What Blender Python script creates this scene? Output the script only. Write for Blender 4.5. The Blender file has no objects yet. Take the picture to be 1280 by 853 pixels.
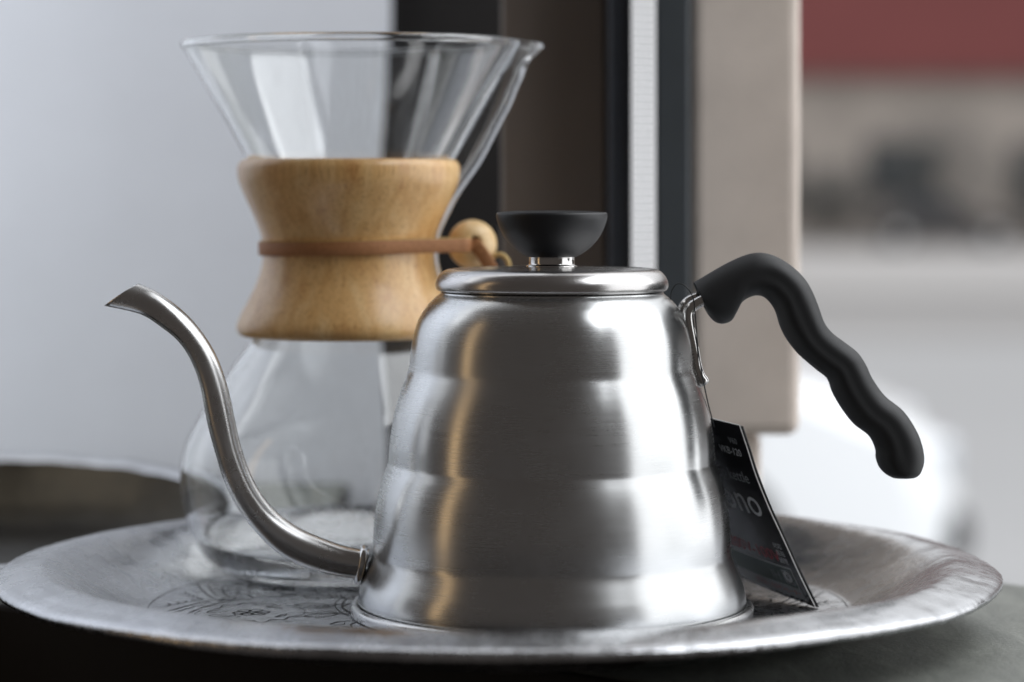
import bpy, math, random
from mathutils import Vector, Matrix, noise
random.seed(7)
C = bpy.context.scene.collection
S = 0.001                       # everything below is written in millimetres
pi = math.pi
F, CX, CY, D0, CAMX, CAMZ = 3280.0, 640.0, 237.0, 924.0, -14.0, 149.0

# ------------------------------------------------------------------ camera
sc = bpy.context.scene
cam_d = bpy.data.cameras.new('camera'); cam = bpy.data.objects.new('camera', cam_d); C.objects.link(cam)
cam.location = (CAMX*S, -D0*S, CAMZ*S); cam.rotation_euler = (pi/2, 0, 0)
cam_d.sensor_width = 36; cam_d.lens = 36*F/1280; cam_d.shift_y = -(426.5-CY)/1280
cam_d.clip_start = 0.05; cam_d.clip_end = 400
cam_d.dof.use_dof = True; cam_d.dof.focus_distance = 0.905; cam_d.dof.aperture_fstop = 5.6
sc.camera = cam
# ------------------------------------------------------------------ world and lamps
w = bpy.data.worlds.new('World'); sc.world = w; w.use_nodes = True
w.node_tree.nodes['Background'].inputs[0].default_value = (0.060, 0.053, 0.049, 1)
w.node_tree.nodes['Background'].inputs[1].default_value = 1.0
def lamp(name, loc, aim, sx, sy, watts, col, spread=180):
    l = bpy.data.lights.new(name, 'AREA'); l.shape = 'RECTANGLE'; l.size = sx; l.size_y = sy
    l.energy = watts; l.color = col; l.spread = math.radians(spread)
    o = bpy.data.objects.new(name, l); C.objects.link(o); o.location = loc
    o.rotation_euler = (Vector(aim)-Vector(loc)).to_track_quat('-Z', 'Y').to_euler()
    return o
lamp('window_light', (0.95, -0.03, 0.38), (0.0, -0.03, 0.38), 1.28, 1.36, 8.8, (0.97, 0.985, 1.0))
lamp('upper_window_light', (0.95, -0.22, 1.75), (0.0, -0.22, 1.75), 1.60, 1.34, 26.0, (0.95, 0.975, 1.0))
lamp('side_fill', (-1.5, 0.36, 0.75), (-0.1, 0.1, 0.15), 0.32, 1.5, 0.9, (0.93, 0.96, 1.0))  # added strip: fills the collar's left and streaks the steel, no real fitting
lamp('wall_fill', (-0.86, 0.13, 0.62), (-0.86, 1.13, 0.52), 1.15, 1.0, 7.6, (0.93, 0.96, 1.0))  # added unseen fill that brightens the wall, facing away from the kettle
lamp('warm_lamp', (-1.15, -0.38, 0.45), (0, 0, 0.45), 0.13, 1.3, 0.50, (1.0, 0.66, 0.33))
lamp('outdoor_daylight', (12, 50, 16), (12, 50, 0), 90, 92, 35000, (0.96, 0.98, 1.0), 160)
lamp('street_fill', (6, 2.2, 6), (4.5, 12.0, -0.8), 9, 4, 700, (0.96, 0.98, 1.0), 120)  # added fill to whiten the near side of the parked car
sc.view_settings.view_transform = 'Standard'; sc.view_settings.look = 'None'
sc.view_settings.exposure = 0.24; sc.view_settings.gamma = 1; sc.view_settings.use_curve_mapping = False
sc.render.engine = 'CYCLES'
cy = sc.cycles
cy.use_denoising = True; cy.max_bounces = 18; cy.transmission_bounces = 14; cy.glossy_bounces = 8; cy.diffuse_bounces = 4
cy.caustics_reflective = True; cy.caustics_refractive = True; cy.sample_clamp_indirect = 30; cy.blur_glossy = 0.3

# ------------------------------------------------------------------ helpers
def P(px, py, y=0.0):
    d = D0 + y
    return Vector(((px-CX)*d/F+CAMX, y, CAMZ-(py-CY)*d/F))
def mesh(name, vs, fs, mats=None, parent=None, smooth=True, fmat=None):
    me = bpy.data.meshes.new(name); me.from_pydata([tuple(Vector(v)*S) for v in vs], [], fs)
    me.update()
    if smooth: me.polygons.foreach_set('use_smooth', [True]*len(me.polygons))
    for m in (mats if isinstance(mats, (list, tuple)) else [mats]):
        if m: me.materials.append(m)
    if fmat: me.polygons.foreach_set('material_index', fmat)
    o = bpy.data.objects.new(name, me); C.objects.link(o)
    if parent: o.parent = parent
    return o
def fix_normals(o):
    import bmesh
    bm = bmesh.new(); bm.from_mesh(o.data); bmesh.ops.recalc_face_normals(bm, faces=bm.faces); bm.to_mesh(o.data); bm.free()
    return o
def tag(o, label=None, cat=None, group=None, kind=None):
    if label: o['label'] = label
    if cat: o['category'] = cat
    if group: o['group'] = group
    if kind: o['kind'] = kind
    return o
def empty(name, loc=(0, 0, 0), label=None, cat=None, group=None):
    o = bpy.data.objects.new(name, None); C.objects.link(o); o.location = Vector(loc)*S
    o.empty_display_size = 0.02
    return tag(o, label, cat, group)
def catmull(pts, n):
    out = []; m = len(pts)
    for i in range(m-1):
        p0, p1, p2, p3 = pts[max(i-1, 0)], pts[i], pts[i+1], pts[min(i+2, m-1)]
        for k in range(n):
            t = k/n
            out.append(tuple(0.5*((2*b)+(-a+c)*t+(2*a-5*b+4*c-d)*t*t+(-a+3*b-3*c+d)*t**3) for a, b, c, d in zip(p0, p1, p2, p3)))
    out.append(tuple(pts[-1])); return out
def lathe(prof, n=160, fn=None, a0=0.0, a1=2*pi, angs=None):
    """profile of (r,z); fn(r,z,theta)->(r,z)"""
    if angs: n = len(angs)
    vs = []; fs = []; full = abs(a1-a0-2*pi) < 1e-6; nn = n if full else n+1
    for (r, z) in prof:
        for j in range(nn):
            a = angs[j] if angs else a0+(a1-a0)*j/n
            rr, zz = fn(r, z, a) if fn else (r, z)
            vs.append((rr*math.cos(a), rr*math.sin(a), zz))
    for i in range(len(prof)-1):
        for j in range(n):
            k = (j+1) % nn if full else j+1
            fs.append((i*nn+j, i*nn+k, (i+1)*nn+k, (i+1)*nn+j))
    return vs, fs
def tube(path, rad, n=16, cap=True, flat=None):
    """round tube along Vector points; rad number or list; flat=(w,t,up) makes a strap"""
    vs = []; fs = []; m = len(path); prev = None
    for i, p in enumerate(path):
        t = (path[min(i+1, m-1)]-path[max(i-1, 0)]).normalized()
        if prev is None:
            u = t.orthogonal().normalized()
        else:
            u = (prev-t*prev.dot(t)).normalized()
        prev = u; v = t.cross(u)
        r = rad[i] if isinstance(rad, (list, tuple)) else rad
        for j in range(n):
            a = 2*pi*j/n; vs.append(p+u*r*math.cos(a)+v*r*math.sin(a))
    for i in range(m-1):
        for j in range(n):
            k = (j+1) % n; fs.append((i*n+j, i*n+k, (i+1)*n+k, (i+1)*n+j))
    if cap:
        fs.append(tuple(range(n-1, -1, -1))); fs.append(tuple((m-1)*n+j for j in range(n)))
    return vs, fs
def strap_mesh(path, ups, wid, th):
    vs = []; fs = []; m = len(path)
    prof = [(-.5, -.3), (-.5, .3), (-.4, .5), (.4, .5), (.5, .3), (.5, -.3), (.4, -.5), (-.4, -.5)]
    for i, p in enumerate(path):
        t = (path[min(i+1, m-1)]-path[max(i-1, 0)]).normalized()
        u = ups[i] if isinstance(ups, list) else ups
        s = t.cross(u).normalized(); u2 = s.cross(t).normalized()
        for a, b in prof: vs.append(p+u2*wid*a+s*th*b)
    n = 8
    for i in range(m-1):
        for j in range(n):
            k = (j+1) % n; fs.append((i*n+j, i*n+k, (i+1)*n+k, (i+1)*n+j))
    fs.append(tuple(range(n-1, -1, -1))); fs.append(tuple((m-1)*n+j for j in range(n)))
    return vs, fs
def box(x0, x1, y0, y1, z0, z1, b=0.0):
    if b <= 0:
        v = [(x, y, z) for z in (z0, z1) for x, y in ((x0, y0), (x1, y0), (x1, y1), (x0, y1))]
        return v, [(3, 2, 1, 0), (4, 5, 6, 7), (0, 1, 5, 4), (1, 2, 6, 5), (2, 3, 7, 6), (3, 0, 4, 7)]
    # bevelled box: rounded corners in plan and eased top/bottom
    vs = []; fs = []; rings = []
    for (zz, ins) in ((z0, b), (z0+b*.3, b*.3), (z0+b, 0), (z1-b, 0), (z1-b*.3, b*.3), (z1, b)):
        ring = []
        for cx, cy_, a0 in ((x1-b, y0+b, -pi/2), (x1-b, y1-b, 0), (x0+b, y1-b, pi/2), (x0+b, y0+b, pi)):
            for k in range(4):
                a = a0+pi/2*k/3; rr = b-ins*.999
                ring.append((cx+rr*math.cos(a), cy_+rr*math.sin(a), zz))
        rings.append(len(vs)); vs += ring
    n = 16
    for i in range(5):
        for j in range(n):
            k = (j+1) % n; fs.append((rings[i]+j, rings[i]+k, rings[i+1]+k, rings[i+1]+j))
    fs.append(tuple(rings[0]+j for j in reversed(range(n)))); fs.append(tuple(rings[5]+j for j in range(n)))
    return vs, fs
def join(parts):
    vs = []; fs = []
    for v, f in parts:
        o = len(vs); vs += list(v); fs += [tuple(i+o for i in q) for q in f]
    return vs, fs

# ------------------------------------------------------------------ materials
class NT:
    def __init__(s, name):
        s.m = bpy.data.materials.new(name); s.m.use_nodes = True; s.t = s.m.node_tree; s.b = s.t.nodes['Principled BSDF']
    def n(s, typ, **kw):
        x = s.t.nodes.new(typ)
        for k, v in kw.items(): setattr(x, k, v)
        return x
    def l(s, a, b): s.t.links.new(a, b)
    def set(s, **kw):
        for k, v in kw.items(): s.b.inputs[k.replace('_', ' ')].default_value = v
        return s
    def coords(s, scale=(1, 1, 1), kind='Object'):
        tc = s.n('ShaderNodeTexCoord'); mp = s.n('ShaderNodeMapping'); mp.inputs['Scale'].default_value = scale
        s.l(tc.outputs[kind], mp.inputs['Vector']); return mp.outputs['Vector']
    def cyl(s, sa, sr, sz):
        """cylindrical coordinates about object Z: (angle, radius, z), scaled"""
        tc = s.n('ShaderNodeTexCoord'); sp = s.n('ShaderNodeSeparateXYZ'); s.l(tc.outputs['Object'], sp.inputs[0])
        at = s.n('ShaderNodeMath', operation='ARCTAN2'); s.l(sp.outputs[1], at.inputs[0]); s.l(sp.outputs[0], at.inputs[1])
        x2 = s.math('MULTIPLY', sp.outputs[0], sp.outputs[0]); y2 = s.math('MULTIPLY', sp.outputs[1], sp.outputs[1])
        r = s.math('SQRT', s.math('ADD', x2, y2))
        cb = s.n('ShaderNodeCombineXYZ')
        s.l(s.math('MULTIPLY', at.outputs[0], sa), cb.inputs[0]); s.l(s.math('MULTIPLY', r, sr), cb.inputs[1]); s.l(s.math('MULTIPLY', sp.outputs[2], sz), cb.inputs[2])
        return cb.outputs[0]
    def math(s, op, a, b=None):
        x = s.n('ShaderNodeMath', operation=op)
        for i, v in enumerate((a, b)):
            if v is None: continue
            if hasattr(v, 'type'): s.l(v, x.inputs[i])
            else: x.inputs[i].default_value = v
        return x.outputs[0]
    def noise(s, vec, scale, detail=4, rough=.55, dist=0):
        x = s.n('ShaderNodeTexNoise'); s.l(vec, x.inputs['Vector'])
        x.inputs['Scale'].default_value = scale; x.inputs['Detail'].default_value = detail
        x.inputs['Roughness'].default_value = rough; x.inputs['Distortion'].default_value = dist
        return x.outputs['Fac']
    def ramp(s, fac, stops):
        x = s.n('ShaderNodeValToRGB'); s.l(fac, x.inputs[0]); e = x.color_ramp.elements
        while len(e) < len(stops): e.new(.5)
        for i, (p, c) in enumerate(stops):
            e[i].position = p; e[i].color = (c if isinstance(c, tuple) else (c, c, c))+(1,) if not (isinstance(c, tuple) and len(c) == 4) else c
        return x.outputs['Color']
    def rng(s, fac, a, b, lo=0.0, hi=1.0):
        x = s.n('ShaderNodeMapRange'); s.l(fac, x.inputs[0]); x.inputs[1].default_value = lo; x.inputs[2].default_value = hi
        x.inputs[3].default_value = a; x.inputs[4].default_value = b; return x.outputs[0]
    def col(s, out): s.l(out, s.b.inputs['Base Color'])
    def rough(s, out): s.l(out, s.b.inputs['Roughness'])
    def bump(s, h, strength=.3, dist=.001, prev=None):
        x = s.n('ShaderNodeBump'); s.l(h, x.inputs['Height']); x.inputs['Strength'].default_value = strength
        x.inputs['Distance'].default_value = dist
        if prev: s.l(prev, x.inputs['Normal'])
        s.l(x.outputs[0], s.b.inputs['Normal']); return x.outputs[0]

AR = 0.25
def steel(name, base=(.585, .595, .60), r=.27, aniso=.72, brush=True, lo=.90, axis_z=True):
    t = NT(name).set(Metallic=1.0, Roughness=r)
    if brush:
        v = t.cyl(6, 0, 4500); g = t.noise(v, 1.0, 3, .7)
        v2 = t.cyl(1.3, 60, 1500); g2 = t.noise(v2, 1.0, 4, .6)
        sm = t.noise(t.coords((1, 1, 1)), 22, 5, .6)
        t.rough(t.math('ADD', t.rng(g2, r-.02, r+.02, .3, .7), t.rng(sm, -.05, .07, .3, .75)))
        c = t.ramp(g, [(.3, tuple(x*lo for x in base)), (.7, base)]); t.col(c)
        t.bump(g, .022, .0001)
        if aniso:
            tn = t.n('ShaderNodeTangent', direction_type='RADIAL', axis='Z'); t.l(tn.outputs[0], t.b.inputs['Tangent'])
            t.b.inputs['Anisotropic'].default_value = aniso; t.b.inputs['Anisotropic Rotation'].default_value = AR
    else:
        t.set(Base_Color=base+(1,))
        sm = t.noise(t.coords(), 60, 5, .6); t.rough(t.rng(sm, r-.05, r+.07, .3, .7))
    return t.m
M = {}
M['brushed'] = steel('brushed_steel')
M['spout'] = steel('satin_steel', base=(.60, .60, .60), r=.26, brush=False)
M['polish'] = steel('polished_steel', base=(.62, .61, .6), r=.13, brush=False)
M['lid'] = steel('lid_steel', base=(.56, .55, .545), r=.26, aniso=.3)

t = NT('black_plastic').set(Base_Color=(.013, .014, .016, 1), Roughness=.5)
g = t.noise(t.coords(), 1800, 2, .5); t.bump(g, .22, .00012); d = t.noise(t.coords(), 60, 5, .7)
t.rough(t.rng(d, .55, .68, .3, .7)); M['plastic'] = t.m
M['knob'] = NT('black_knob').set(Base_Color=(.010, .011, .014, 1), Roughness=.48).m

t = NT('clear_glass').set(Base_Color=(.985, .993, .99, 1), Roughness=0.0, IOR=1.47); t.b.inputs['Transmission Weight'].default_value = 1
h = t.noise(t.coords((1, 1, .6)), 26, 2, .5); t.bump(h, .05, .002)
sm = t.noise(t.coords((1, 1, .22)), 55, 7, .72, 1.2); df = t.n('ShaderNodeBsdfDiffuse'); df.inputs[0].default_value = (.8, .84, .9, 1)
tl = t.n('ShaderNodeBsdfTranslucent'); tl.inputs[0].default_value = (.8, .84, .9, 1); ad = t.n('ShaderNodeMixShader'); ad.inputs[0].default_value = .5
t.l(df.outputs[0], ad.inputs[1]); t.l(tl.outputs[0], ad.inputs[2])
mxs = t.n('ShaderNodeMixShader'); lw = t.n('ShaderNodeLayerWeight'); lw.inputs[0].default_value = .5
edge = t.math('MULTIPLY', t.math('POWER', lw.outputs['Facing'], 7.0), .30)  # film thickened at grazing view to paint a bright outline on the glass
t.l(t.math('ADD', t.rng(sm, .004, .036, .42, .72), edge), mxs.inputs[0]); t.l(t.b.outputs[0], mxs.inputs[1]); t.l(ad.outputs[0], mxs.inputs[2])
t.l(mxs.outputs[0], t.t.nodes['Material Output'].inputs[0]); M['glass'] = t.m

t = NT('collar_wood').set(Roughness=.42)
v = t.cyl(.045, 1, .16)                       # metres along the arc, stretched along the grain (z)
v1 = t.coords((1, 1, .09)); big = t.noise(v1, 190, 6, .62, .5)
v2 = t.coords((1, 1, .09)); pores = t.noise(v2, 2100, 2, .5)
blot = t.noise(t.coords((1, 1, .5)), 28, 4, .6, .6)
c = t.ramp(big, [(.28, (.61, .32, .105)), (.5, (.75, .465, .19)), (.72, (.83, .58, .28))])
pm = t.ramp(pores, [(.34, (.62, .50, .40)), (.43, (1, 1, 1))])
bl = t.ramp(blot, [(.3, (.88, .85, .81)), (.65, (1.03, 1.03, 1.03))])
mx = t.n('ShaderNodeMix', data_type='RGBA', blend_type='MULTIPLY'); mx.inputs[0].default_value = 1
t.l(c, mx.inputs[6]); t.l(pm, mx.inputs[7])
mx2 = t.n('ShaderNodeMix', data_type='RGBA', blend_type='MULTIPLY'); mx2.inputs[0].default_value = 1
t.l(mx.outputs[2], mx2.inputs[6]); t.l(bl, mx2.inputs[7]); t.col(mx2.outputs[2])
t.bump(pores, .15, .0002); t.b.inputs['Coat Weight'].default_value = .6; t.b.inputs['Coat Roughness'].default_value = .22
M['wood'] = t.m
t = NT('bead_wood').set(Roughness=.38)
big = t.noise(t.coords((1, .3, 1)), 260, 4, .6, .3); t.col(t.ramp(big, [(.3, (.66, .44, .20)), (.7, (.80, .60, .34))])); M['bead'] = t.m
t = NT('tan_leather').set(Roughness=.62)
g = t.noise(t.coords(), 900, 4, .6); t.col(t.ramp(g, [(.3, (.30, .125, .045)), (.7, (.46, .21, .085))])); t.bump(g, .3, .0003); M['leather'] = t.m
t = NT('raw_leather_edge').set(Roughness=.7)
g = t.noise(t.coords(), 900, 4, .6); t.col(t.ramp(g, [(.3, (.50, .33, .12)), (.7, (.66, .48, .20))])); M['leather_edge'] = t.m

def tin(name, base, r0, r1, dark):
    t = NT(name).set(Metallic=1.0)
    big = t.noise(t.coords(), 14, 6, .65, .6); fine = t.noise(t.coords((1, 1, 1)), 120, 6, .7, .4)
    st = t.noise(t.cyl(2.5, 900, 60), 1.0, 4, .65)
    st2 = t.noise(t.coords((1, .06, 1)), 700, 3, .6)
    scr = t.noise(t.coords((.05, 1, 1)), 900, 2, .5, .8)
    mixf = t.math('ADD', t.math('MULTIPLY', big, .55), t.math('ADD', t.math('MULTIPLY', fine, .25), t.math('MULTIPLY', st, .2)))
    t.col(t.ramp(mixf, [(.34, dark), (.47, tuple(.5*(a+b) for a, b in zip(base, dark))), (.6, base)]))
    t.rough(t.rng(t.math('ADD', t.math('MULTIPLY', fine, .6), t.math('MULTIPLY', big, .4)), r0, r1, .35, .65))
    ham = t.noise(t.coords(), 34, 3, .5)
    p = t.bump(ham, .30, .004)
    p = t.bump(fine, .08, .0012, p)
    p = t.bump(scr, .10, .0003, p); t.bump(st2, .10, .0003, p)
    return t.m
M['tray'] = tin('tinned_metal', (.54, .55, .57), .18, .34, (.30, .305, .32))
M['pan'] = tin('tarnished_metal', (.045, .038, .028), .35, .5, (.02, .018, .015))  # tarnish, plus the hollow's dark reflection put into the base colour
M['panrim'] = tin('bright_rim_metal', (.62, .63, .65), .25, .4, (.35, .35, .36))  # paler tone puts the light on the flange into the colour
M['groove'] = NT('engraved_groove').set(Base_Color=(.018, .018, .022, 1), Roughness=.45, Metallic=.3).m
M['glint'] = NT('slope_glint').set(Base_Color=(.86, .86, .87, 1), Roughness=.25, Metallic=1.0).m

t = NT('slate_table').set(Roughness=.55)
a = t.noise(t.coords((1, .35, 1)), 60, 7, .7, .5); b = t.noise(t.coords(), 700, 3, .6)
t.col(t.ramp(a, [(.3, (.12, .13, .118)), (.55, (.19, .20, .18)), (.75, (.27, .28, .255))]))
t.bump(a, .25, .002, t.bump(b, .3, .0005)); t.rough(t.rng(b, .45, .68, .3, .7)); M['table'] = t.m

def paint(name, col, r=.6, var=.06, sc_=30, bumpy=.1, spec=.5):
    t = NT(name).set(Roughness=r)
    a = t.noise(t.coords(), sc_, 6, .6)
    t.col(t.ramp(a, [(.3, tuple(x*(1-var) for x in col)), (.7, tuple(x*(1+var) for x in col))]))
    b = t.noise(t.coords(), sc_*18, 3, .6); t.bump(b, bumpy, .0006)
    t.b.inputs['Specular IOR Level'].default_value = spec
    return t.m
M['wall'] = paint('wall_paint', (.64, .668, .725), .75, .05, 7, .3)
M['black'] = paint('black_jamb', (.010, .009, .009), .6, .2, spec=.25)
M['brown'] = paint('brown_panel', (.125, .104, .090), .45, .10, 8)
M['navy'] = paint('navy_frame', (.020, .025, .035), .5, .1)
M['greyframe'] = paint('grey_frame', (.055, .065, .075), .5, .08)
M['spacer'] = NT('aluminium_spacer').set(Base_Color=(.60, .60, .61, 1), Metallic=1.0, Roughness=.38).m
M['lens'] = NT('headlight_lens').set(Base_Color=(.5, .52, .55, 1), Roughness=.15).m
M['pillar'] = paint('beige_pillar', (.76, .67, .60), .8, .09, 22, .4)
M['red'] = paint('red_fascia', (.21, .052, .05), .6, .06, .4)
M['brick'] = paint('stone_wall', (.44, .39, .35), .8, .22, .35)
M['winglass'] = NT('window_glass').set(Base_Color=(.05, .06, .07, 1), Roughness=.15).m
M['road'] = paint('road_asphalt', (.24, .233, .23), .85, .06, .2)
M['pave'] = paint('pavement_concrete', (.31, .30, .295), .85, .05, .3)
M['lot'] = paint('forecourt_concrete', (.29, .29, .295), .85, .03, .3)
M['carwhite'] = NT('white_car_paint').set(Base_Color=(.86, .88, .90, 1), Roughness=.2).m
M['cardark'] = NT('dark_car_paint').set(Base_Color=(.075, .07, .07, 1), Roughness=.25).m
M['tyre'] = NT('tyre_rubber').set(Base_Color=(.015, .015, .015, 1), Roughness=.8).m
M['rim'] = NT('wheel_rim').set(Base_Color=(.5, .5, .5, 1), Roughness=.3, Metallic=1.0).m
M['leaf'] = paint('shrub_leaf', (.085, .085, .08), .7, .35, 6)
M['bark'] = paint('shrub_stem', (.06, .045, .035), .8, .2, 9)

# ------------------------------------------------------------------ setting: table, wall, window surround
tp = [(-900, 95), (-215, 72), (0, -70), (70, -135), (420, -135), (420, -60), (188, 112), (102, 200), (-78, 200), (-100, 320), (-100, 468), (-900, 468)]
TZ = -7.0; n = len(tp)
vs = [(x, y, TZ) for x, y in tp]+[(x, y, TZ-700) for x, y in tp]
fs = [tuple(range(n)), tuple(range(2*n-1, n-1, -1))]+[(i, i+n, (i+1) % n+n, (i+1) % n) for i in range(n)]
tb = mesh('table', vs, fs, [M['table'], M['black']], smooth=False, fmat=[0, 1]+[1]*n)  # shade under the tray put into black sides and a cut-back front corner
fix_normals(tb)
tag(tb, 'dark greenish grey table top under the metal trays', 'table')
bv = tb.modifiers.new('edge', 'BEVEL'); bv.width = .003; bv.segments = 3; bv.limit_method = 'ANGLE'

wx = (487-640)*1404/F+CAMX
tag(mesh('wall', *box(-1900, wx, 480, 498, -900, 1300), M['wall'], smooth=False), 'pale blue grey painted wall behind the trays', kind='structure')
YF = 205.0; dF = D0+YF
X = lambda px, d=dF: (px-CX)*d/F+CAMX
tag(mesh('door_jamb', *box(X(440, D0+500), X(640, D0+500), 500, 640, -900, 900, 2), M['black'], smooth=False), 'black vertical jamb between pale wall and brown panel', 'jamb')
# slight step inside the black jamb
tag(mesh('brown_panel', *box(X(626), X(761), YF+22, YF+60, -900, 900, 2), M['brown'], smooth=False), 'dark brown upright panel right of the black jamb', 'panel')
wf = empty('window_frame', (0, 0, 0), 'dark window frame with a pale ribbed vertical strip beside the beige pillar', 'window frame')
mesh('frame_profile', *box(X(761), X(788), YF-6, YF+50, -900, 900, 1.5), M['navy'], wf, smooth=False)
mesh('frame_profile', *box(X(819), X(862), YF-2, YF+50, -900, 900, 1.5), M['greyframe'], wf, smooth=False)['label'] = 'blue grey frame profile next to the pillar'
xa, xb = X(788), X(819)
sp = mesh('spacer_strip', [(xa, YF-10, -900), (xb, YF-2, -900), (xb, YF+40, -900), (xa, YF+40, -900), (xa, YF-10, 900), (xb, YF-2, 900), (xb, YF+40, 900), (xa, YF+40, 900)], box(0,1,0,1,0,1)[1], M['spacer'], wf, smooth=False); sp['label'] = 'pale metal spacer strip'
ribs = []
zz = -200.0
while zz < 420:
    b_ = box(xa+.6, xb-.6, 0, 1, zz, zz+1.0); b_ = ([(x, YF-10+(x-xa)/(xb-xa)*8+(-1.6 if y < .5 else .4), z) for x, y, z in b_[0]], b_[1]); ribs.append(b_); zz += 3.1
o = mesh('strip_rib', *join(ribs), M['greyframe'], sp, smooth=False); o['kind'] = 'stuff'
# pillar with a narrower foot
pl = empty('pillar', (0, 0, 0), 'beige rough pillar with a narrower foot outside the window frame', 'pillar')
dP = D0+YF+20
px0, px1 = X(864, dP), X(1001, dP); zb = P(0, 545, YF+20)[2]
mesh('pillar_shaft', *box(px0, px1, YF+20, YF+95, zb, 950, 5), M['pillar'], pl, smooth=True)
mesh('pillar_foot', *box(X(866, dP), X(955, dP), YF+30, YF+90, -900, zb+.5, 4), M['pillar'], pl, smooth=True)
for ob in pl.children:
    for p_ in ob.data.polygons: p_.use_smooth = len(p_.vertices) == 4 and False

# ------------------------------------------------------------------ outdoors (metres -> mm)
GZ = CAMZ-1800.0
def strip(name, y0, y1, m, dz, label):
    o = mesh(name, [(-40000, y0, GZ+dz), (60000, y0, GZ+dz), (60000, y1, GZ+dz), (-40000, y1, GZ+dz)], [(0, 1, 2, 3)], m, smooth=False)
    return tag(o, label, kind='structure')
strip('ground', 1500, 120000, M['lot'], 0, 'pale concrete forecourt outside the window')
def slab(name, y0, y1, h, m, label):
    return tag(mesh(name, *box(-40000, 60000, y0, y1, GZ-50, GZ+h), m, smooth=False), label, kind='structure')
slab('road', 30000, 41000, 6, M['road'], 'grey road crossing beyond the forecourt')
slab('pavement', 41000, 81000, 120, M['pave'], 'pale pavement in front of the far building')
bd = empty('building', (10000, 80000, GZ), 'stone building with red fascia across the road', 'building')
def bpart(name, b, m, par=None, label=None):
    v, f = b; v = [(x-10000, y-80000, z-GZ) for x, y, z in v]
    o = mesh(name, v, f, m, par or bd, smooth=False)
    if label: o['label'] = label
    return o
FZ = CAMZ+142*82000/F
bpart('wall', box(-30000, 50000, 81000, 95000, GZ+120, FZ), M['brick'])
bpart('fascia', box(-30000, 50000, 80600, 95000, FZ, FZ+7000), M['red'])
for k in range(9):
    x0 = -12000+k*4600
    wo = bpart('window', box(x0, x0+2300, 80900, 81100, GZ+1500, GZ+3300), M['cardark'])
    bpart('pane', box(x0+120, x0+2180, 80850, 80890, GZ+1620, GZ+3180), M['winglass'], wo)
def make_car(name, loc, rz, paintm, label, group=None):
    r = empty(name, loc, label, 'car', group); r.rotation_euler = (0, 0, rz)
    side = [(-2200, 350), (-2250, 600), (-2150, 850), (-1500, 930), (-1250, 960), (1150, 940), (1800, 850), (2150, 700), (2230, 500), (2200, 320), (1700, 250), (-1800, 250)]
    def loft(side, ws):
        vs = []; fs = []; n = len(side)
        for (yy, k) in ws:
            cx = sum(p[0] for p in side)/n; cz = sum(p[1] for p in side)/n
            vs += [(cx+(x-cx)*k, yy, cz+(z-cz)*k) for x, z in side]
        for i in range(len(ws)-1):
            for j in range(n):
                k2 = (j+1) % n; fs.append((i*n+j, (i+1)*n+j, (i+1)*n+k2, i*n+k2))
        fs.append(tuple(range(n))); fs.append(tuple((len(ws)-1)*n+j for j in reversed(range(n))))
        return vs, fs
    fix_normals(mesh('body', *loft(side, [(-880, .93), (-840, .98), (-700, 1), (700, 1), (840, .98), (880, .93)]), paintm, r, smooth=False))
    cab = [(-1650, 930), (-1100, 1400), (-300, 1450), (350, 1380), (1150, 930)]
    cb = fix_normals(mesh('cabin', *loft(cab, [(-720, .9), (-650, 1), (650, 1), (720, .9)]), paintm, r, smooth=False))
    gl = [(-1480, 975), (-1050, 1330), (-300, 1372), (300, 1310), (900, 975)]
    fix_normals(mesh('side_window', *loft(gl, [(-734, .93), (-700, .95), (700, .95), (734, .93)]), M['winglass'], cb, smooth=False))
    mesh('windscreen', [(420, -600, 1375), (420, 600, 1375), (1120, 640, 975), (1120, -640, 975)], [(0, 1, 2, 3)], M['winglass'], cb, smooth=False)
    for sx in (-1350, 1350):
        for sy in (-1, 1):
            v, f = lathe([(0, -100), (315, -100), (330, -60), (330, 60), (315, 100), (0, 100)], 28)
            wh = mesh('wheel', [(x+sx, z+sy*790, y+330) for x, y, z in v], f, M['tyre'], r)
            v, f = lathe([(0, -108), (200, -104), (205, 104), (0, 108)], 20)
            mesh('rim', [(x+sx, z+sy*790, y+330) for x, y, z in v], f, M['rim'], wh)
    for sy in (-1, 1):
        mesh('headlight', *box(2080, 2215, sy*620-160, sy*620+160, 560, 700, 30), M['lens'], r, smooth=False)
    mesh('bumper', *box(2100, 2262, -780, 780, 300, 460, 40), M['tyre'], r, smooth=False)
    return r
cw = make_car('parked_car', (1750-2650, 10300, GZ), math.radians(-3), M['carwhite'], 'white car parked on the forecourt behind the beige pillar')
cw.scale = (1.2, 1.2, 1.2)
make_car('parked_car', (12400, 75000, GZ+120), math.radians(2), M['cardark'], 'dark car parked on the far pavement below the red fascia')
make_car('parked_car', (18600, 75500, GZ+120), math.radians(-1), M['cardark'], 'second dark car parked farther right along the far pavement')
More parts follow.
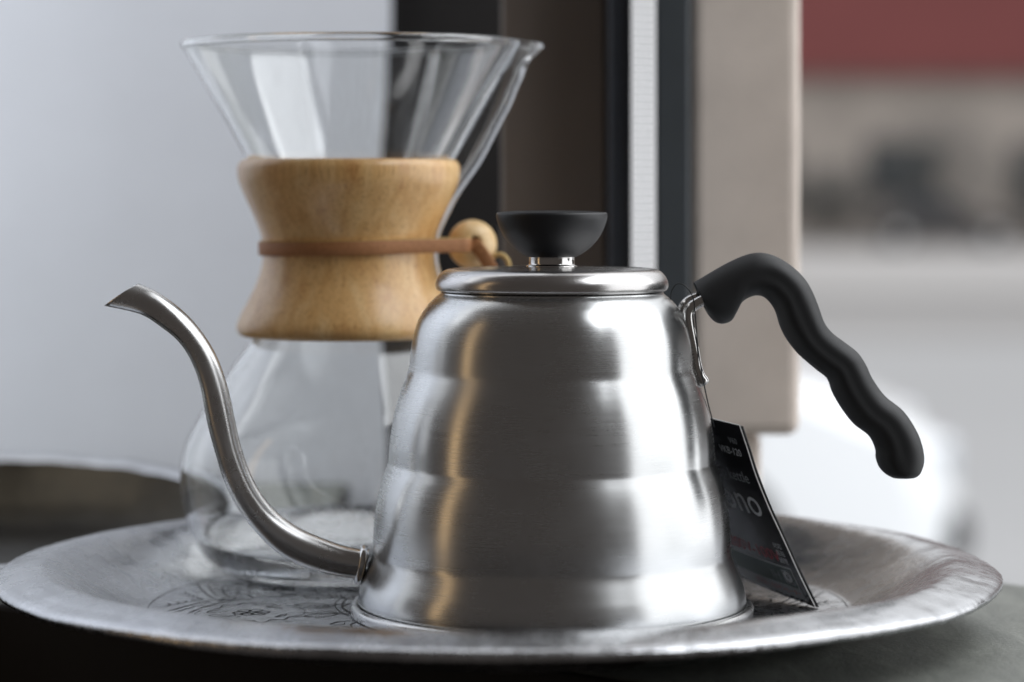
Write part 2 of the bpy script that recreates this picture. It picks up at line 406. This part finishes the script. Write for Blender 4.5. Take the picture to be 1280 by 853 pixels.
def shrub(x, y, rad, hgt, seed, label):
    rnd = random.Random(seed)
    r = empty('shrub', (x, y, GZ+120), label, 'shrub', 'dark shrubs along the far stone building')
    v, f = tube([Vector((0, 0, 0)), Vector((20, 10, hgt*.4)), Vector((-40, 0, hgt*.7))], [60, 45, 15], 8); mesh('stem', v, f, M['bark'], r)
    vs = []; fs = []
    for k in range(900):
        a = rnd.random()*2*pi; q = rnd.random()**.4; e = math.acos(1-2*rnd.random())
        p = Vector((rad*q*math.sin(e)*math.cos(a), rad*q*math.sin(e)*math.sin(a), hgt*.55+hgt*.45*q*math.cos(e)))
        u = Vector((rnd.gauss(0, 1), rnd.gauss(0, 1), rnd.gauss(0, 1))).normalized(); w_ = u.orthogonal().normalized(); s = rnd.uniform(70, 150)
        b = len(vs); vs += [p-u*s, p+w_*s*.5, p+u*s, p-w_*s*.5]; fs.append((b, b+1, b+2, b+3))
    mesh('crown', vs, fs, M['leaf'], r, smooth=False)
for i, (x, y, ra, h, lb) in enumerate([(12600, 78000, 2300, 4100, 'widest dark shrub behind the parked dark car'),
                                        (9600, 78300, 1300, 2500, 'low dark shrub nearest the pillar'),
                                        (16000, 78200, 1600, 3000, 'dark shrub right of the widest one'),
   (18800, 78400, 1700, 2700, 'rounded dark shrub at the far right end of the stone wall'),
   (7600, 78600, 1200, 3000, 'tall narrow dark shrub at the left by the pillar')]):
    shrub(x, y, ra, h, i+3, lb)

# ------------------------------------------------------------------ main tray
TC = Vector((-19, 20, 0))
tr = empty('serving_tray', TC+Vector((0, 0, TZ)), 'large round hammered metal tray with raised rim holding kettle and coffee maker', 'tray')
prof = [(0, -.1), (40, 0), (90, 0), (120, 0), (125, .1), (128, .9), (134, 3.6), (142, 8.0), (150, 12.4), (156, 15.6), (160, 17.0), (163, 17.4), (168, 16.6), (173, 15.3), (176.5, 14.3), (178.4, 12.9), (178.4, 11.3), (177, 10.7),
        (173, 13.6), (168, 14.9), (162, 15.4), (156, 13.6), (149, 10.2), (140, 5.0), (130, -.2), (125, -1.8), (118, -2.0), (60, -2.0), (0, -2.0)]
prof = [tuple(p) for p in prof]
def subdiv(prof, step):
    out = [prof[0]]
    for a, b in zip(prof, prof[1:]):
        k = max(1, int(math.hypot(b[0]-a[0], b[1]-a[1])/step))
        out += [(a[0]+(b[0]-a[0])*i/k, a[1]+(b[1]-a[1])*i/k) for i in range(1, k+1)]
    return out
prof = catmull(prof, 3)
def traywarp(r, z, a):
    k = max(0, (r-126)/52)
    p = Vector((math.cos(a)*2.2, math.sin(a)*2.2, 0))
    nz = noise.noise(p*1.3)*1.0+noise.noise(p*7)*.16
    nr = noise.noise(p*1.4+Vector((9, 0, 0)))*.9+noise.noise(p*9)*.15
    e = max(0, (r-172)/7)
    nz += e*noise.noise(p*30)*.25; nr += e*noise.noise(p*34+Vector((3, 3, 0)))*.22
    return r+nr*k, z+nz*k
v, f = lathe(prof, 720, traywarp)
mesh('tray_dish', [(x, y, z-TZ) for x, y, z in v], f, M['tray'], tr)
# low foot ring the tray stands on
v, f = lathe(catmull([(62, -1.5), (63, -4.5), (62, -7), (58, -7), (57.5, -4.5), (57, -1.5)], 3), 200)
mesh('foot_ring', [(x, y, z-TZ) for x, y, z in v], f, M['tray'], tr)

class Ribbon:
    def __init__(s): s.v = []; s.f = []
    def line(s, pts, w=.42, z=.12, taper=True):
        m = len(pts)
        if m < 2: return
        b = len(s.v)
        for i, p in enumerate(pts):
            q0 = pts[max(i-1, 0)]; q1 = pts[min(i+1, m-1)]
            dx, dy = q1[0]-q0[0], q1[1]-q0[1]; L = math.hypot(dx, dy) or 1
            k = (.35+.65*math.sin(pi*i/(m-1))) if taper else 1
            k *= w*.78*(1+.3*noise.noise(Vector((p[0]*.8, p[1]*.8, 1))))
            zz = p[2] if len(p) > 2 else z
            s.v += [(p[0]-dy/L*k, p[1]+dx/L*k, zz), (p[0]+dy/L*k, p[1]-dx/L*k, zz)]
        s.f += [(b+2*i, b+2*i+1, b+2*i+3, b+2*i+2) for i in range(m-1)]
R = Ribbon(); rnd = random.Random(11)
def rot(pts, a, c=(0, 0)):
    ca, sa = math.cos(a), math.sin(a); return [(c[0]+x*ca-y*sa, c[1]+x*sa+y*ca) for x, y in pts]
def jig(pts, s=.35):
    return [(x+noise.noise(Vector((x*.3, y*.3, 5)))*s, y+noise.noise(Vector((x*.3, y*.3, 9)))*s) for x, y in pts]
def arc(cx, cy_, r, a0, a1, n=16): return [(cx+r*math.cos(a0+(a1-a0)*i/n), cy_+r*math.sin(a0+(a1-a0)*i/n)) for i in range(n+1)]
NM = 10
for k in range(NM):
    a = math.radians(193)+k*2*pi/NM
    J = lambda pts: rot(jig(pts), a)
    # flower
    for q in range(6):
        b = q*pi/3; R.line(J(arc(89+4.0*math.cos(b), 4.0*math.sin(b), 2.3, 0, 2*pi, 18)), .5, taper=False)
    R.line(J(arc(89, 0, 1.6, 0, 2*pi, 14)), .5, taper=False)
    # lobed cartouche round the flower
    for s_ in (-1, 1):
        R.line(J([(x, s_*y) for x, y in catmull([(70, 0), (72, 8), (78, 13), (80, 18), (84, 17), (88, 22), (93, 17), (97, 18), (99, 12), (106, 8), (109, 0)], 6)]), .55)
        R.line(J([(x, s_*y) for x, y in catmull([(112, 0), (108, 9), (100, 21), (92, 27)], 6)]), .5)
        R.line(J([(x, s_*y) for x, y in catmull([(124, 0), (114, 14), (103, 27), (98, 31)], 6)]), .6)
        R.line(J([(x, s_*y) for x, y in catmull([(119.5, 0), (111, 12.5), (100.5, 25.5)], 6)]), .4)
        # leaf and veins
        R.line(J([(x, s_*y) for x, y in catmull([(96, 6), (99, 8), (103, 6), (104, 3), (100, 3.5), (96, 6)], 5)]), .5)
        R.line(J([(x, s_*y) for x, y in catmull([(77, 5), (80, 8), (82, 12), (79, 10), (77, 5)], 5)]), .5)
        for j in range(5):
            x0 = 60-j*5; R.line(J([(x, s_*y) for x, y in catmull([(x0+12, 3), (x0+7, 8+j), (x0, 11+j)], 5)]), .5)
            R.line(J([(x, s_*y) for x, y in catmull([(118-j*3.2, 20+j*2.6), (115-j*3.2, 24+j*2.6), (116-j*3, 28+j*2)], 5)]), .45)
        R.line(J([(x, s_*y) for x, y in catmull([(65, 2), (60, 10), (66, 15), (72, 13), (69, 10), (66, 12)], 6)]), .55)
        R.line(J([(x, s_*y) for x, y in catmull([(86, 26), (90, 31), (97, 29), (95, 25), (92, 27)], 6)]), .55)
    for j in range(9):      # chisel ticks
        r0 = 72+rnd.random()*46; t0 = rnd.uniform(-.28, .28); b = t0
        L = rnd.uniform(1.5, 4); ph = rnd.uniform(0, pi)
        p = (r0*math.cos(b), r0*math.sin(b)); R.line(J([(p[0]+L*math.cos(ph)*s, p[1]+L*math.sin(ph)*s) for s in (-.5, 0, .5)]), .6)
for r0, wd in ((56, .5), (58.5, .35), (127-2, .35)):
    R.line(jig(arc(0, 0, r0, 0, 2*pi, 160), .5), wd, taper=False)
en = mesh('engraving', [(x, y, z-TZ) for x, y, z in R.v], R.f, M['groove'], tr, smooth=False); en['kind'] = 'stuff'
# wavy bright reflection on the slope traced as a line, never meshed
R2 = Ribbon(); pts = []
def slopez(r):
    for a_, b_ in zip(prof, prof[1:]):
        if a_[0] <= r <= b_[0]: return a_[1]+(b_[1]-a_[1])*(r-a_[0])/(b_[0]-a_[0])
    return 0
for i in range(900):
    a = math.radians(-13+i*.022)
    r0 = 134+2.6*math.sin(a*62+2.5*math.sin(a*17))+2.5*noise.noise(Vector((a*20, 0, 0)))-a*14
    if i % 450 > 430:
        if len(pts) > 2: R2.line(pts, .75)
        pts = []; continue
    zt = traywarp(r0, slopez(r0), a)[1]+.22
    pts.append((r0*math.cos(a), r0*math.sin(a), zt))


# ------------------------------------------------------------------ second dish behind left
pc = Vector((-239, 187, TZ))
pn = empty('metal_dish', pc, 'dark tarnished metal dish with bright rim behind the tray at left', 'dish')
def panwarp(r, z, a):
    k = max(0, (r-70)/40); p = Vector((math.cos(a)*2, math.sin(a)*2, 4))
    q = max(0, min(1, (r-66)/32)); q = q*q*(3-2*q); k = max(k, .9)
    return r+noise.noise(p*1.5)*1.2*k, z+q*min(k, 1.1)*(12*math.cos(a-math.radians(96))-3+noise.noise(p*3)*.8)
v, f = lathe(catmull([(0, 1.5), (70, 1.5), (84, 2.5), (92, 7), (98, 16), (101, 22.5)], 5), 260, panwarp); mesh('dish_bowl', v, f, M['pan'], pn)
v, f = lathe(catmull([(100.6, 22.2), (103, 24.2), (107, 24.8), (109.6, 24.2), (110, 22.6), (108, 22.2), (104, 22.0), (102.5, 18), (99.5, 12), (95, 4), (85, .8), (70, 0), (0, 0)], 4), 260, panwarp)
mesh('dish_rim', v, f, M['panrim'], pn)

# ------------------------------------------------------------------ kettle
kt = empty('gooseneck_kettle', (0, 0, 0), 'brushed steel gooseneck kettle with beehive body and black handle', 'kettle')
bp = [(0, 1.2), (60, 1.2), (66, 1.6), (67.6, 3.2), (68.2, 5), (67.8, 8), (66.8, 11.5), (65.3, 15.2), (63.8, 18.8), (63.15, 20.6), (62.95, 22.0), (62.85, 25), (62.6, 31), (61.9, 37), (60.8, 43), (59.3, 48.2), (58.0, 51.6), (57.45, 53.2), (57.3, 55), (57.0, 60), (56.2, 66), (55.0, 72),
      (53.4, 77.5), (51.6, 82.4), (50.6, 85.0), (50.25, 86.6), (50.0, 89), (49.4, 94), (48.4, 99), (46.8, 103.6), (44.2, 107.8), (41.6, 110.6), (39.6, 112.2), (39.0, 113.0), (36, 113.2), (36, 112)]
v, f = lathe(catmull(bp, 4), 256); mesh('body', v, f, M['brushed'], kt)
v, f = lathe(catmull([(60, .2), (69.6, .2), (70.6, .9), (70.8, 2.4), (70.2, 3.7), (68.6, 3.9), (68.0, 3.0)], 3), 256); mesh('base_ring', v, f, M['spout'], kt)
lp = [(36.5, 113.3), (39.4, 113.3), (40.6, 113.9), (41.0, 115.4), (40.6, 117.3), (39.2, 119.4), (37.4, 120.7), (35.4, 121.1), (33.5, 121.0), (31.5, 120.9), (28, 121.2), (12, 121.8), (8, 121.9), (0, 121.9)]
v, f = lathe(catmull(lp, 4), 200); lid = mesh('lid', v, f, M['lid'], kt)
v, f = lathe(catmull([(8.9, 121.6), (8.9, 122.3), (8.2, 122.6), (8.0, 124.2), (8.1, 125.6), (8.3, 127)], 3), 80); mesh('knob_neck', v, f, M['polish'], lid)
v, f = lathe(catmull([(0, 125.2), (7.4, 125.2), (9.4, 125.6), (12.6, 127.7), (15.6, 130.6), (17.9, 134.2), (19.3, 138.0), (19.6, 139.9), (19.3, 140.7), (18.4, 141.0), (12, 141.4), (0, 141.6)], 5), 120); mesh('knob', v, f, M['knob'], lid)

def pair_sweep(outer, inner, wfun, n=28, sub=6, shape=None, cap=True, y=0.0):
    o_ = catmull(outer, sub); i_ = catmull(inner, sub); vs = []; fs = []; m = len(o_)
    for q in range(m):
        a = P(o_[q][0], o_[q][1], y); b = P(i_[q][0], i_[q][1], y)
        c = (a+b)/2; h = (a-b)/2; wd = wfun(q/(m-1), h.length)
        for j in range(n):
            ph = 2*pi*j/n; cs, sn = math.cos(ph), math.sin(ph)
            e, k = shape(ph, q/(m-1)) if shape else (1, 1)
            vs.append(c+h*cs*e+Vector((0, 1, 0))*wd*sn*k)
    for q in range(m-1):
        for j in range(n):
            k = (j+1) % n; fs.append((q*n+j, q*n+k, (q+1)*n+k, (q+1)*n+j))
    if cap: fs.append(tuple(range(n-1, -1, -1))); fs.append(tuple((m-1)*n+j for j in range(n)))
    return vs, fs
so = [(462, 689), (447, 688), (425, 683), (397.5, 673), (375, 663), (353.5, 649), (335, 632), (319, 609), (307, 583), (298, 555), (292, 528), (286.5, 501), (280, 476), (270.5, 450), (258, 427), (242.5, 406), (227, 390), (210, 376.5), (190, 364), (171.5, 356)]
si = [(455, 723), (440, 721), (419, 717.5), (396, 712), (372, 703), (349, 690), (329, 672), (308, 647.5), (292, 622), (280.5, 596), (272, 568), (264, 540), (258, 512), (253.5, 488), (247, 465), (237, 443), (224, 425), (205, 409), (176, 391), (131, 380.5)]
v, f = pair_sweep(so, si, lambda t, h: min(h, 4.9) if t < .93 else 4.2, 36, 6, cap=False)
spo = mesh('spout', v, f, M['spout'], kt)
sol = spo.modifiers.new('wall', 'SOLIDIFY'); sol.thickness = .0006; sol.offset = -1
fix_normals(spo)
# flange where spout meets body
c0 = P(450.5, 706, 0); ax = (P(462, 708.5, 0)-P(440, 704.2, 0)).normalized(); ax = (ax+Vector((0, -.0, 0))).normalized()
ax = (ax+Vector((0, .12, 0))).normalized()
v, f = lathe(catmull([(4.2, -1.3), (6.3, -1.2), (7.0, -.5), (7.1, .4), (6.6, 1.2), (5, 1.5), (4.2, 1.5)], 3), 64)
q = Vector((0, 0, 1)).rotation_difference(ax); mesh('spout_flange', [q @ Vector(p)+c0 for p in v], f, M['spout'], spo)
# handle grip
ho = [(869, 352), (867.5, 353), (878, 347), (892, 338.5), (913, 327), (932, 319), (948, 316), (964, 318.5), (979, 325.5), (993, 335.5), (1006, 349), (1015, 364), (1022, 381), (1030, 403), (1040, 416), (1053, 426), (1071, 440), (1082, 456), (1090, 473), (1106, 495), (1129, 514), (1146, 540), (1153.5, 562), (1154.5, 578), (1150, 591), (1144, 596.5)]
hi = [(888, 390), (885, 393), (893, 402), (903, 405), (914, 401), (920, 391), (927, 378), (940, 370.5), (952, 370.5), (961, 377), (969, 389), (975, 408), (983, 424), (996, 441), (1009, 453), (1021, 463), (1034, 474), (1041, 492), (1052, 511), (1067, 530), (1086, 545), (1094, 561), (1095, 573), (1099, 584), (1106, 592), (1115, 597)]
def grip_shape(ph, t):
    s = abs(math.sin(ph)); g = 1.0
    # superellipse with a shallow furrow along each flat side, fading at the ends
    k = abs(math.cos(ph))
    e = 1.0
    side = math.exp(-((math.cos(ph)-.05)/.34)**2)
    fade = min(1, max(0, (t-.18)/.12))*min(1, max(0, (.97-t)/.1))
    return e, (max(s, .02)**-.12)*(1-.10*side*fade)
def gw(t, h):
    w_ = 9.0+2.0*math.sin(pi*t)
    if t > .94: w_ *= math.sqrt(max(.05, 1-((t-.94)/.075)**2))
    if t < .03: w_ *= .88+4*t
    return w_
v, f = pair_sweep(ho, hi, gw, 48, 6, grip_shape)
gr = mesh('handle_grip', v, f, M['plastic'], kt); 
# two steel rods between body and grip
for yy in (-5.2, 5.2):
    k = 0 if yy < 0 else 1
    pts = [(892, 369), (884, 373), (874, 378), (866, 383), (861, 390), (860.5, 400), (863.5, 418), (867.5, 438), (871, 458), (876, 472), (882, 481)]
    if k: pts = [(x-(7 if i > 1 else 0), y-4) for i, (x, y) in enumerate(pts)]
    path = [P(x, y, yy*(1 if i > 3 else .8)) for i, (x, y) in enumerate(catmull(pts, 5))]
    path = [Vector(p) for p in path]
    rad = [2.0]*(len(path)-6)+[2.0, 2.1, 2.2, 2.2, 1.8, .9]
    v, f = tube(path, rad, 16); mesh('handle_rod', v, f, M['polish'], kt)

# ------------------------------------------------------------------ coffee maker
CM = Vector((-77.7, 106, 0))
cmk = empty('pour_over_coffee_maker', CM, 'clear glass hourglass coffee maker with wooden collar and leather tie', 'coffee maker')
TH0 = math.radians(6)
ax_out = catmull([(0, 5.5), (18, 4.6), (32, 2.4), (42, .4), (48, .2), (53, 2), (58.5, 8), (63.2, 19), (65.8, 32), (66, 42), (63.6, 51.5), (58.5, 61), (50.5, 73), (42.5, 85), (36.5, 94), (30.5, 105), (26.5, 116), (25.5, 126), (27.5, 136), (32, 146.5), (40, 160.5), (47, 173), (56.5, 189.5), (63.3, 201.2), (65.2, 204.3)], 6)
Tg = 2.3
def offset_prof(pr, th):
    out = []
    for i, (r, z) in enumerate(pr):
        a = pr[max(i-1, 0)]; b = pr[min(i+1, len(pr)-1)]; dx, dz = b[0]-a[0], b[1]-a[1]; L = math.hypot(dx, dz) or 1
        t_ = th*(1+1.3*max(0, min(1, (12-z)/9)))
        out.append((max(0, r-dz/L*t_), z+dx/L*t_))
    return out
inn = offset_prof(ax_out, Tg); inn[0] = (0, inn[1][1])
top = ax_out[-1]; ti = inn[-1]
lc = ((top[0]+ti[0])/2+.2, top[1]+1.5)
lipr = [(lc[0]+1.7*math.cos(math.radians(k)), lc[1]+1.7*math.sin(math.radians(k))) for k in range(-40, 221, 20)]
gp = ax_out+lipr+inn[::-1]
def chan(z):
    pts = [(84, 0), (96, 5), (108, 8.5), (116, 9.5), (129, 9.3), (142, 10.6), (160, 12.2), (180, 11.5), (192, 9.8), (199, 8.5), (205, 9.8), (210, 10.5)]
    if z <= pts[0][0]: return 0
    for a, b in zip(pts, pts[1:]):
        if z <= b[0]:
            t_ = (z-a[0])/(b[0]-a[0]); t_ = t_*t_*(3-2*t_) ; return a[1]+(b[1]-a[1])*t_
    return pts[-1][1]
def glasswarp(r, z, a):
    d = (a-TH0+pi) % (2*pi)-pi
    if r < 12: return r, z
    arc_ = d*max(r, 24)
    hw = 5.6 if z < 195 else 5.6+(z-195)*.35
    x = abs(arc_)/hw
    b = 0 if x > 1.2 else (1 if x < .8 else .5+.5*math.cos(pi*(x-.8)/.4))
    p = Vector((math.cos(a), math.sin(a), z*.02))
    wob = .15*noise.noise(p*2.0)
    zz = z+(.5*math.cos(a-pi/3)*max(0, (z-150)/58))-b*max(0, (z-200)/9)*1.5
    return r+chan(z)*b+wob, zz
v, f = lathe(gp, 0, glasswarp, angs=[TH0+math.radians(-18+36*i/180) for i in range(180)]+[TH0+math.radians(18+324*i/330) for i in range(330)])
gv = fix_normals(mesh('glass_vessel', v, f, M['glass'], cmk))
# collar
co = catmull([(40.0, 160.9), (42.2, 160.5), (43.7, 158.6), (44.0, 156), (43.4, 152), (41.2, 146.5), (38.2, 140), (35.6, 133.6), (34.2, 128.5), (33.9, 124.5), (34.5, 119), (36.4, 112.6), (39.4, 106.3), (42.2, 101), (43.9, 97), (44.2, 94.5), (43.2, 92.4), (41.5, 91.6)], 5)
ci = catmull([(37.5, 92), (33.5, 101), (30, 110), (28.3, 120), (28.3, 127), (30.5, 137), (34.5, 147), (39.0, 155.5), (40.8, 159.6)], 6)
prf = co+ci; prf.append(prf[0])
g0 = math.radians(15)
v, f = lathe(prf, 220, None, TH0+g0, TH0+2*pi-g0)
nn = 221; f.append(tuple(i*nn for i in range(len(prf)-1))); f.append(tuple(i*nn+220 for i in reversed(range(len(prf)-1))))
fix_normals(mesh('wood_collar', v, f, M['wood'], cmk))
# leather tie: round the waist, out to the bead
bc = Vector((48.2, -5.5, 127.6)); hole = bc+Vector((1.0, -8.6, .9))
rw = 35.0; path = []
e = hole+Vector((-1.2, -.4, -1.0))
phs = math.atan2(e.y, e.x); dd = math.hypot(e.x, e.y); ta = phs-math.acos(rw/dd)
path += [e+(Vector((rw*math.cos(ta), rw*math.sin(ta), 127.0))-e)*(i/10) for i in range(10)]
nseg = 60; tb_ = 2*pi-.9
for i in range(nseg+1):
    a = ta-(tb_+ta*0)*i/nseg*.93
    path.append(Vector((rw*math.cos(a), rw*math.sin(a), 127.0-1.2*math.sin((i/nseg)*pi))))
e2 = bc+Vector((0, 8.8, 0)); l0 = path[-1]
path += [l0+(e2-l0)*(i/8) for i in range(1, 9)]
v, f = strap_mesh(path, Vector((0, 0, 1)), 5.4, 1.5); lt = mesh('leather_tie', v, f, M['leather'], cmk)
# thin raw top edge of the strap
v, f = strap_mesh([p+Vector((0, 0, 2.75)) for p in path], Vector((0, 0, 1)), .35, 1.35); mesh('cut_edge', v, f, M['leather_edge'], lt)
# hanging ends
pts = [hole+Vector((-1.0, .4, -.5)), hole+Vector((1.0, -.8, -1.6)), hole+Vector((3.6, -1.2, -5.2)), hole+Vector((6.2, -.4, -9.5)), hole+Vector((8.0, 1.5, -14))]
path = [Vector(p) for p in catmull([tuple(p) for p in pts], 5)]
v, f = strap_mesh(path, Vector((.82, -.1, .5)), 5.0, 1.4); mesh('tie_end', v, f, M['leather'], lt)
pts = [hole+Vector((5.5, 3.0, -8.5)), hole+Vector((7.2, 2.5, -5.6)), hole+Vector((10.0, 2.2, -4.8)), hole+Vector((12.6, 2.0, -6.8)), hole+Vector((13.2, 2.4, -10.5)), hole+Vector((11.5, 3.0, -13.5))]
path = [Vector(p) for p in catmull([tuple(p) for p in pts], 5)]
v, f = tube(path, 1.0, 10); mesh('tie_loop', v, f, M['leather_edge'], lt)
# bead: drilled ball
bpz = []
for i in range(29):
    a = math.radians(-72+144*i/28); bpz.append((9.6*math.cos(a), 9.6*math.sin(a)))
rh = bpz[0][0]; bpz = [(rh-.5, bpz[0][1]+.2)]+bpz+[(rh-.5, bpz[-1][1]-.2), (rh-.7, 3), (rh-.7, -3), (rh-.5, bpz[0][1]+.2)]
v, f = lathe(bpz, 64)
q = Vector((0, 0, 1)).rotation_difference((hole-bc).normalized()); mesh('wood_bead', [q @ Vector(p)+bc for p in v], f, M['bead'], cmk)

# ------------------------------------------------------------------ hang tag
ht = empty('hang_tag', P(985, 752, 6), 'black glossy cardboard hang tag with grey and red lettering leaning against the kettle', 'tag')
ORG = P(985, 752, 6)
M['card'] = NT('black_card').set(Base_Color=(.010, .010, .012, 1), Roughness=.22).m
M['edge'] = NT('paper_edge').set(Base_Color=(.75, .75, .75, 1), Roughness=.7).m
M['ink'] = NT('grey_ink').set(Base_Color=(.42, .43, .45, 1), Roughness=.5).m
M['inkdim'] = NT('dim_grey_ink').set(Base_Color=(.20, .21, .22, 1), Roughness=.5).m
M['inkred'] = NT('red_ink').set(Base_Color=(.34, .045, .06, 1), Roughness=.5).m
M['inkgreen'] = NT('dark_green_ink').set(Base_Color=(.045, .07, .065, 1), Roughness=.5).m
redge = catmull([(924, 532, 0.0), (934, 562, 1), (944.5, 595, 2.5), (961, 636, 4.2), (979.5, 676, 6), (999, 719, 7.6), (1020, 761.5, 9.0)], 8)
rp = [P(x, y, yy) for x, y, yy in redge]; acc = [0]
for a, b in zip(rp, rp[1:]): acc.append(acc[-1]+(b-a).length)
LT = acc[-1]
def Redge(v_):
    v_ = max(0, min(LT, v_))
    for i in range(len(acc)-1):
        if v_ <= acc[i+1]: 
            t_ = (v_-acc[i])/(acc[i+1]-acc[i]); return rp[i].lerp(rp[i+1], t_), (rp[i+1]-rp[i]).normalized()
    return rp[-1], (rp[-1]-rp[-2]).normalized()
LD = Vector((-.52, .85, .06)).normalized()
def card(a, v_, off=0.0):
    p, e_ = Redge(v_); nrm = LD.cross(Vector((.37, .13, -.92))).normalized()
    if nrm.y > 0: nrm = -nrm
    return p+LD*a+nrm*(off-.0009*a*a*1.4)
print('tag length', LT)
def card_mesh(name, W, v0, vfun, off, th=.38, em=None):
    na, nv = 12, 36; vs = []; fs = []; fm = []
    for s_ in (0, 1):
        for j in range(nv+1):
            for i in range(na+1):
                a = W*i/na; v_ = v0+(vfun(a)-v0)*j/nv
                vs.append(card(a, v_, off-s_*th)-ORG)
    N = (na+1)*(nv+1); id_ = lambda s_, i, j: s_*N+j*(na+1)+i
    for s_ in (0, 1):
        for j in range(nv):
            for i in range(na): fs.append((id_(s_, i, j), id_(s_, i+1, j), id_(s_, i+1, j+1), id_(s_, i, j+1))); fm.append(0)
    for j in range(nv):
        for i in (0, na): fs.append((id_(0, i, j), id_(1, i, j), id_(1, i, j+1), id_(0, i, j+1))); fm.append(1)
    for i in range(na):
        for j in (0, nv): fs.append((id_(0, i, j), id_(1, i, j), id_(1, i+1, j), id_(0, i+1, j))); fm.append(1)
    return fix_normals(mesh(name, vs, fs, [M['card'], em or M['edge']], ht, smooth=False, fmat=fm))
card_mesh('card', 50, 0, lambda a: LT-.6-.095*a, 0)
card_mesh('back_leaf', 50, 1, lambda a: LT+.0, -1.1, em=M['card'])
def put_text(body, size, aright, vbase, m, right=True, shear=0, sx=1.0, parent=None, rotate=False):
    cu = bpy.data.curves.new('tmp_text', 'FONT'); cu.body = body; cu.size = size; cu.resolution_u = 3; cu.shear = shear
    cu.align_x = 'RIGHT'
    to = bpy.data.objects.new('tmp_text', cu); C.objects.link(to)
    dg = bpy.context.evaluated_depsgraph_get(); dg.update()
    me = bpy.data.meshes.new_from_object(to.evaluated_get(dg)); bpy.data.objects.remove(to)
    for vt in me.vertices:
        x, y = vt.co.x*sx, vt.co.y
        if rotate: x, y = -y, x
        vt.co = (card(aright-x, vbase-y, .10)-ORG)*S
    me.materials.clear(); me.materials.append(m)
    o = bpy.data.objects.new('lettering', me); C.objects.link(o); o.parent = ht; return o
put_text('V60', 3.2, 5.0, 8.0, M['inkdim'])
put_text('VKB-120', 3.9, 4.5, 12.6, M['ink'], sx=.95)
put_text('drip kettle', 6.2, 5.2, 23.2, M['inkdim'], sx=.9)
put_text('buono', 16.5, 4.8, 36.6, M['ink'], sx=.93)
put_text('200V-100V', 6.6, 7.6, 55.2, M['inkred'], sx=1.1)
put_text('対応', 2.6, 3.4, 49.2, M['ink'])
put_text('電磁', 2.6, 3.4, 52.2, M['ink'])
put_text('調理', 2.6, 3.4, 55.2, M['ink'])
put_text('IH', 5.2, 13.0, 63.6, M['inkdim'], sx=1.2)
put_text('ガス火・ハロゲンヒーター', 2.4, 4.6, 68.4, M['inkred'])
def patch(name, a0, a1, v0, v1, m, off=.06):
    vs = []; fs = []; n_ = 8
    for i in range(n_+1):
        a = a0+(a1-a0)*i/n_
        for vv in (v0, v1): vs.append(card(a, vv, off)-ORG)
    for i in range(n_): fs.append((2*i, 2*i+1, 2*i+3, 2*i+2))
    return mesh(name, vs, fs, m, ht, smooth=False)
patch('printed_box', 4.4, 46, 57.4, 65.2, M['inkgreen'], .04)
patch('printed_rule', 4.0, 46, 57.0, 57.5, M['ink'], .07)
patch('printed_rule', 4.0, 4.5, 57.5, 65.4, M['ink'], .07)
patch('printed_band', 3.6, 46, 65.4, 69.8, M['inkdim'], .05)
patch('printed_box', 5.6, 11.2, 58.4, 64.4, M['card'], .06)
put_text('◎', 5.4, 6.0, 63.2, M['ink'])
# black string through rod and tag
def string(pts, r=.27):
    path = [Vector(p) for p in catmull([tuple(P(x, y, yy)-ORG) for x, y, yy in pts], 6)]
    v, f = tube(path, r, 8); return mesh('string', v, f, M['knob'], ht)
string([(838, 379, -3), (839, 366, -5), (845, 356, -6), (854, 356, -7), (862, 364, -7.5), (866.5, 374, -7.2), (868.5, 388, -7), (870, 405, -7), (873, 440, -7), (880, 480, -8), (886, 508, -5), (893, 534, 3)], .22)
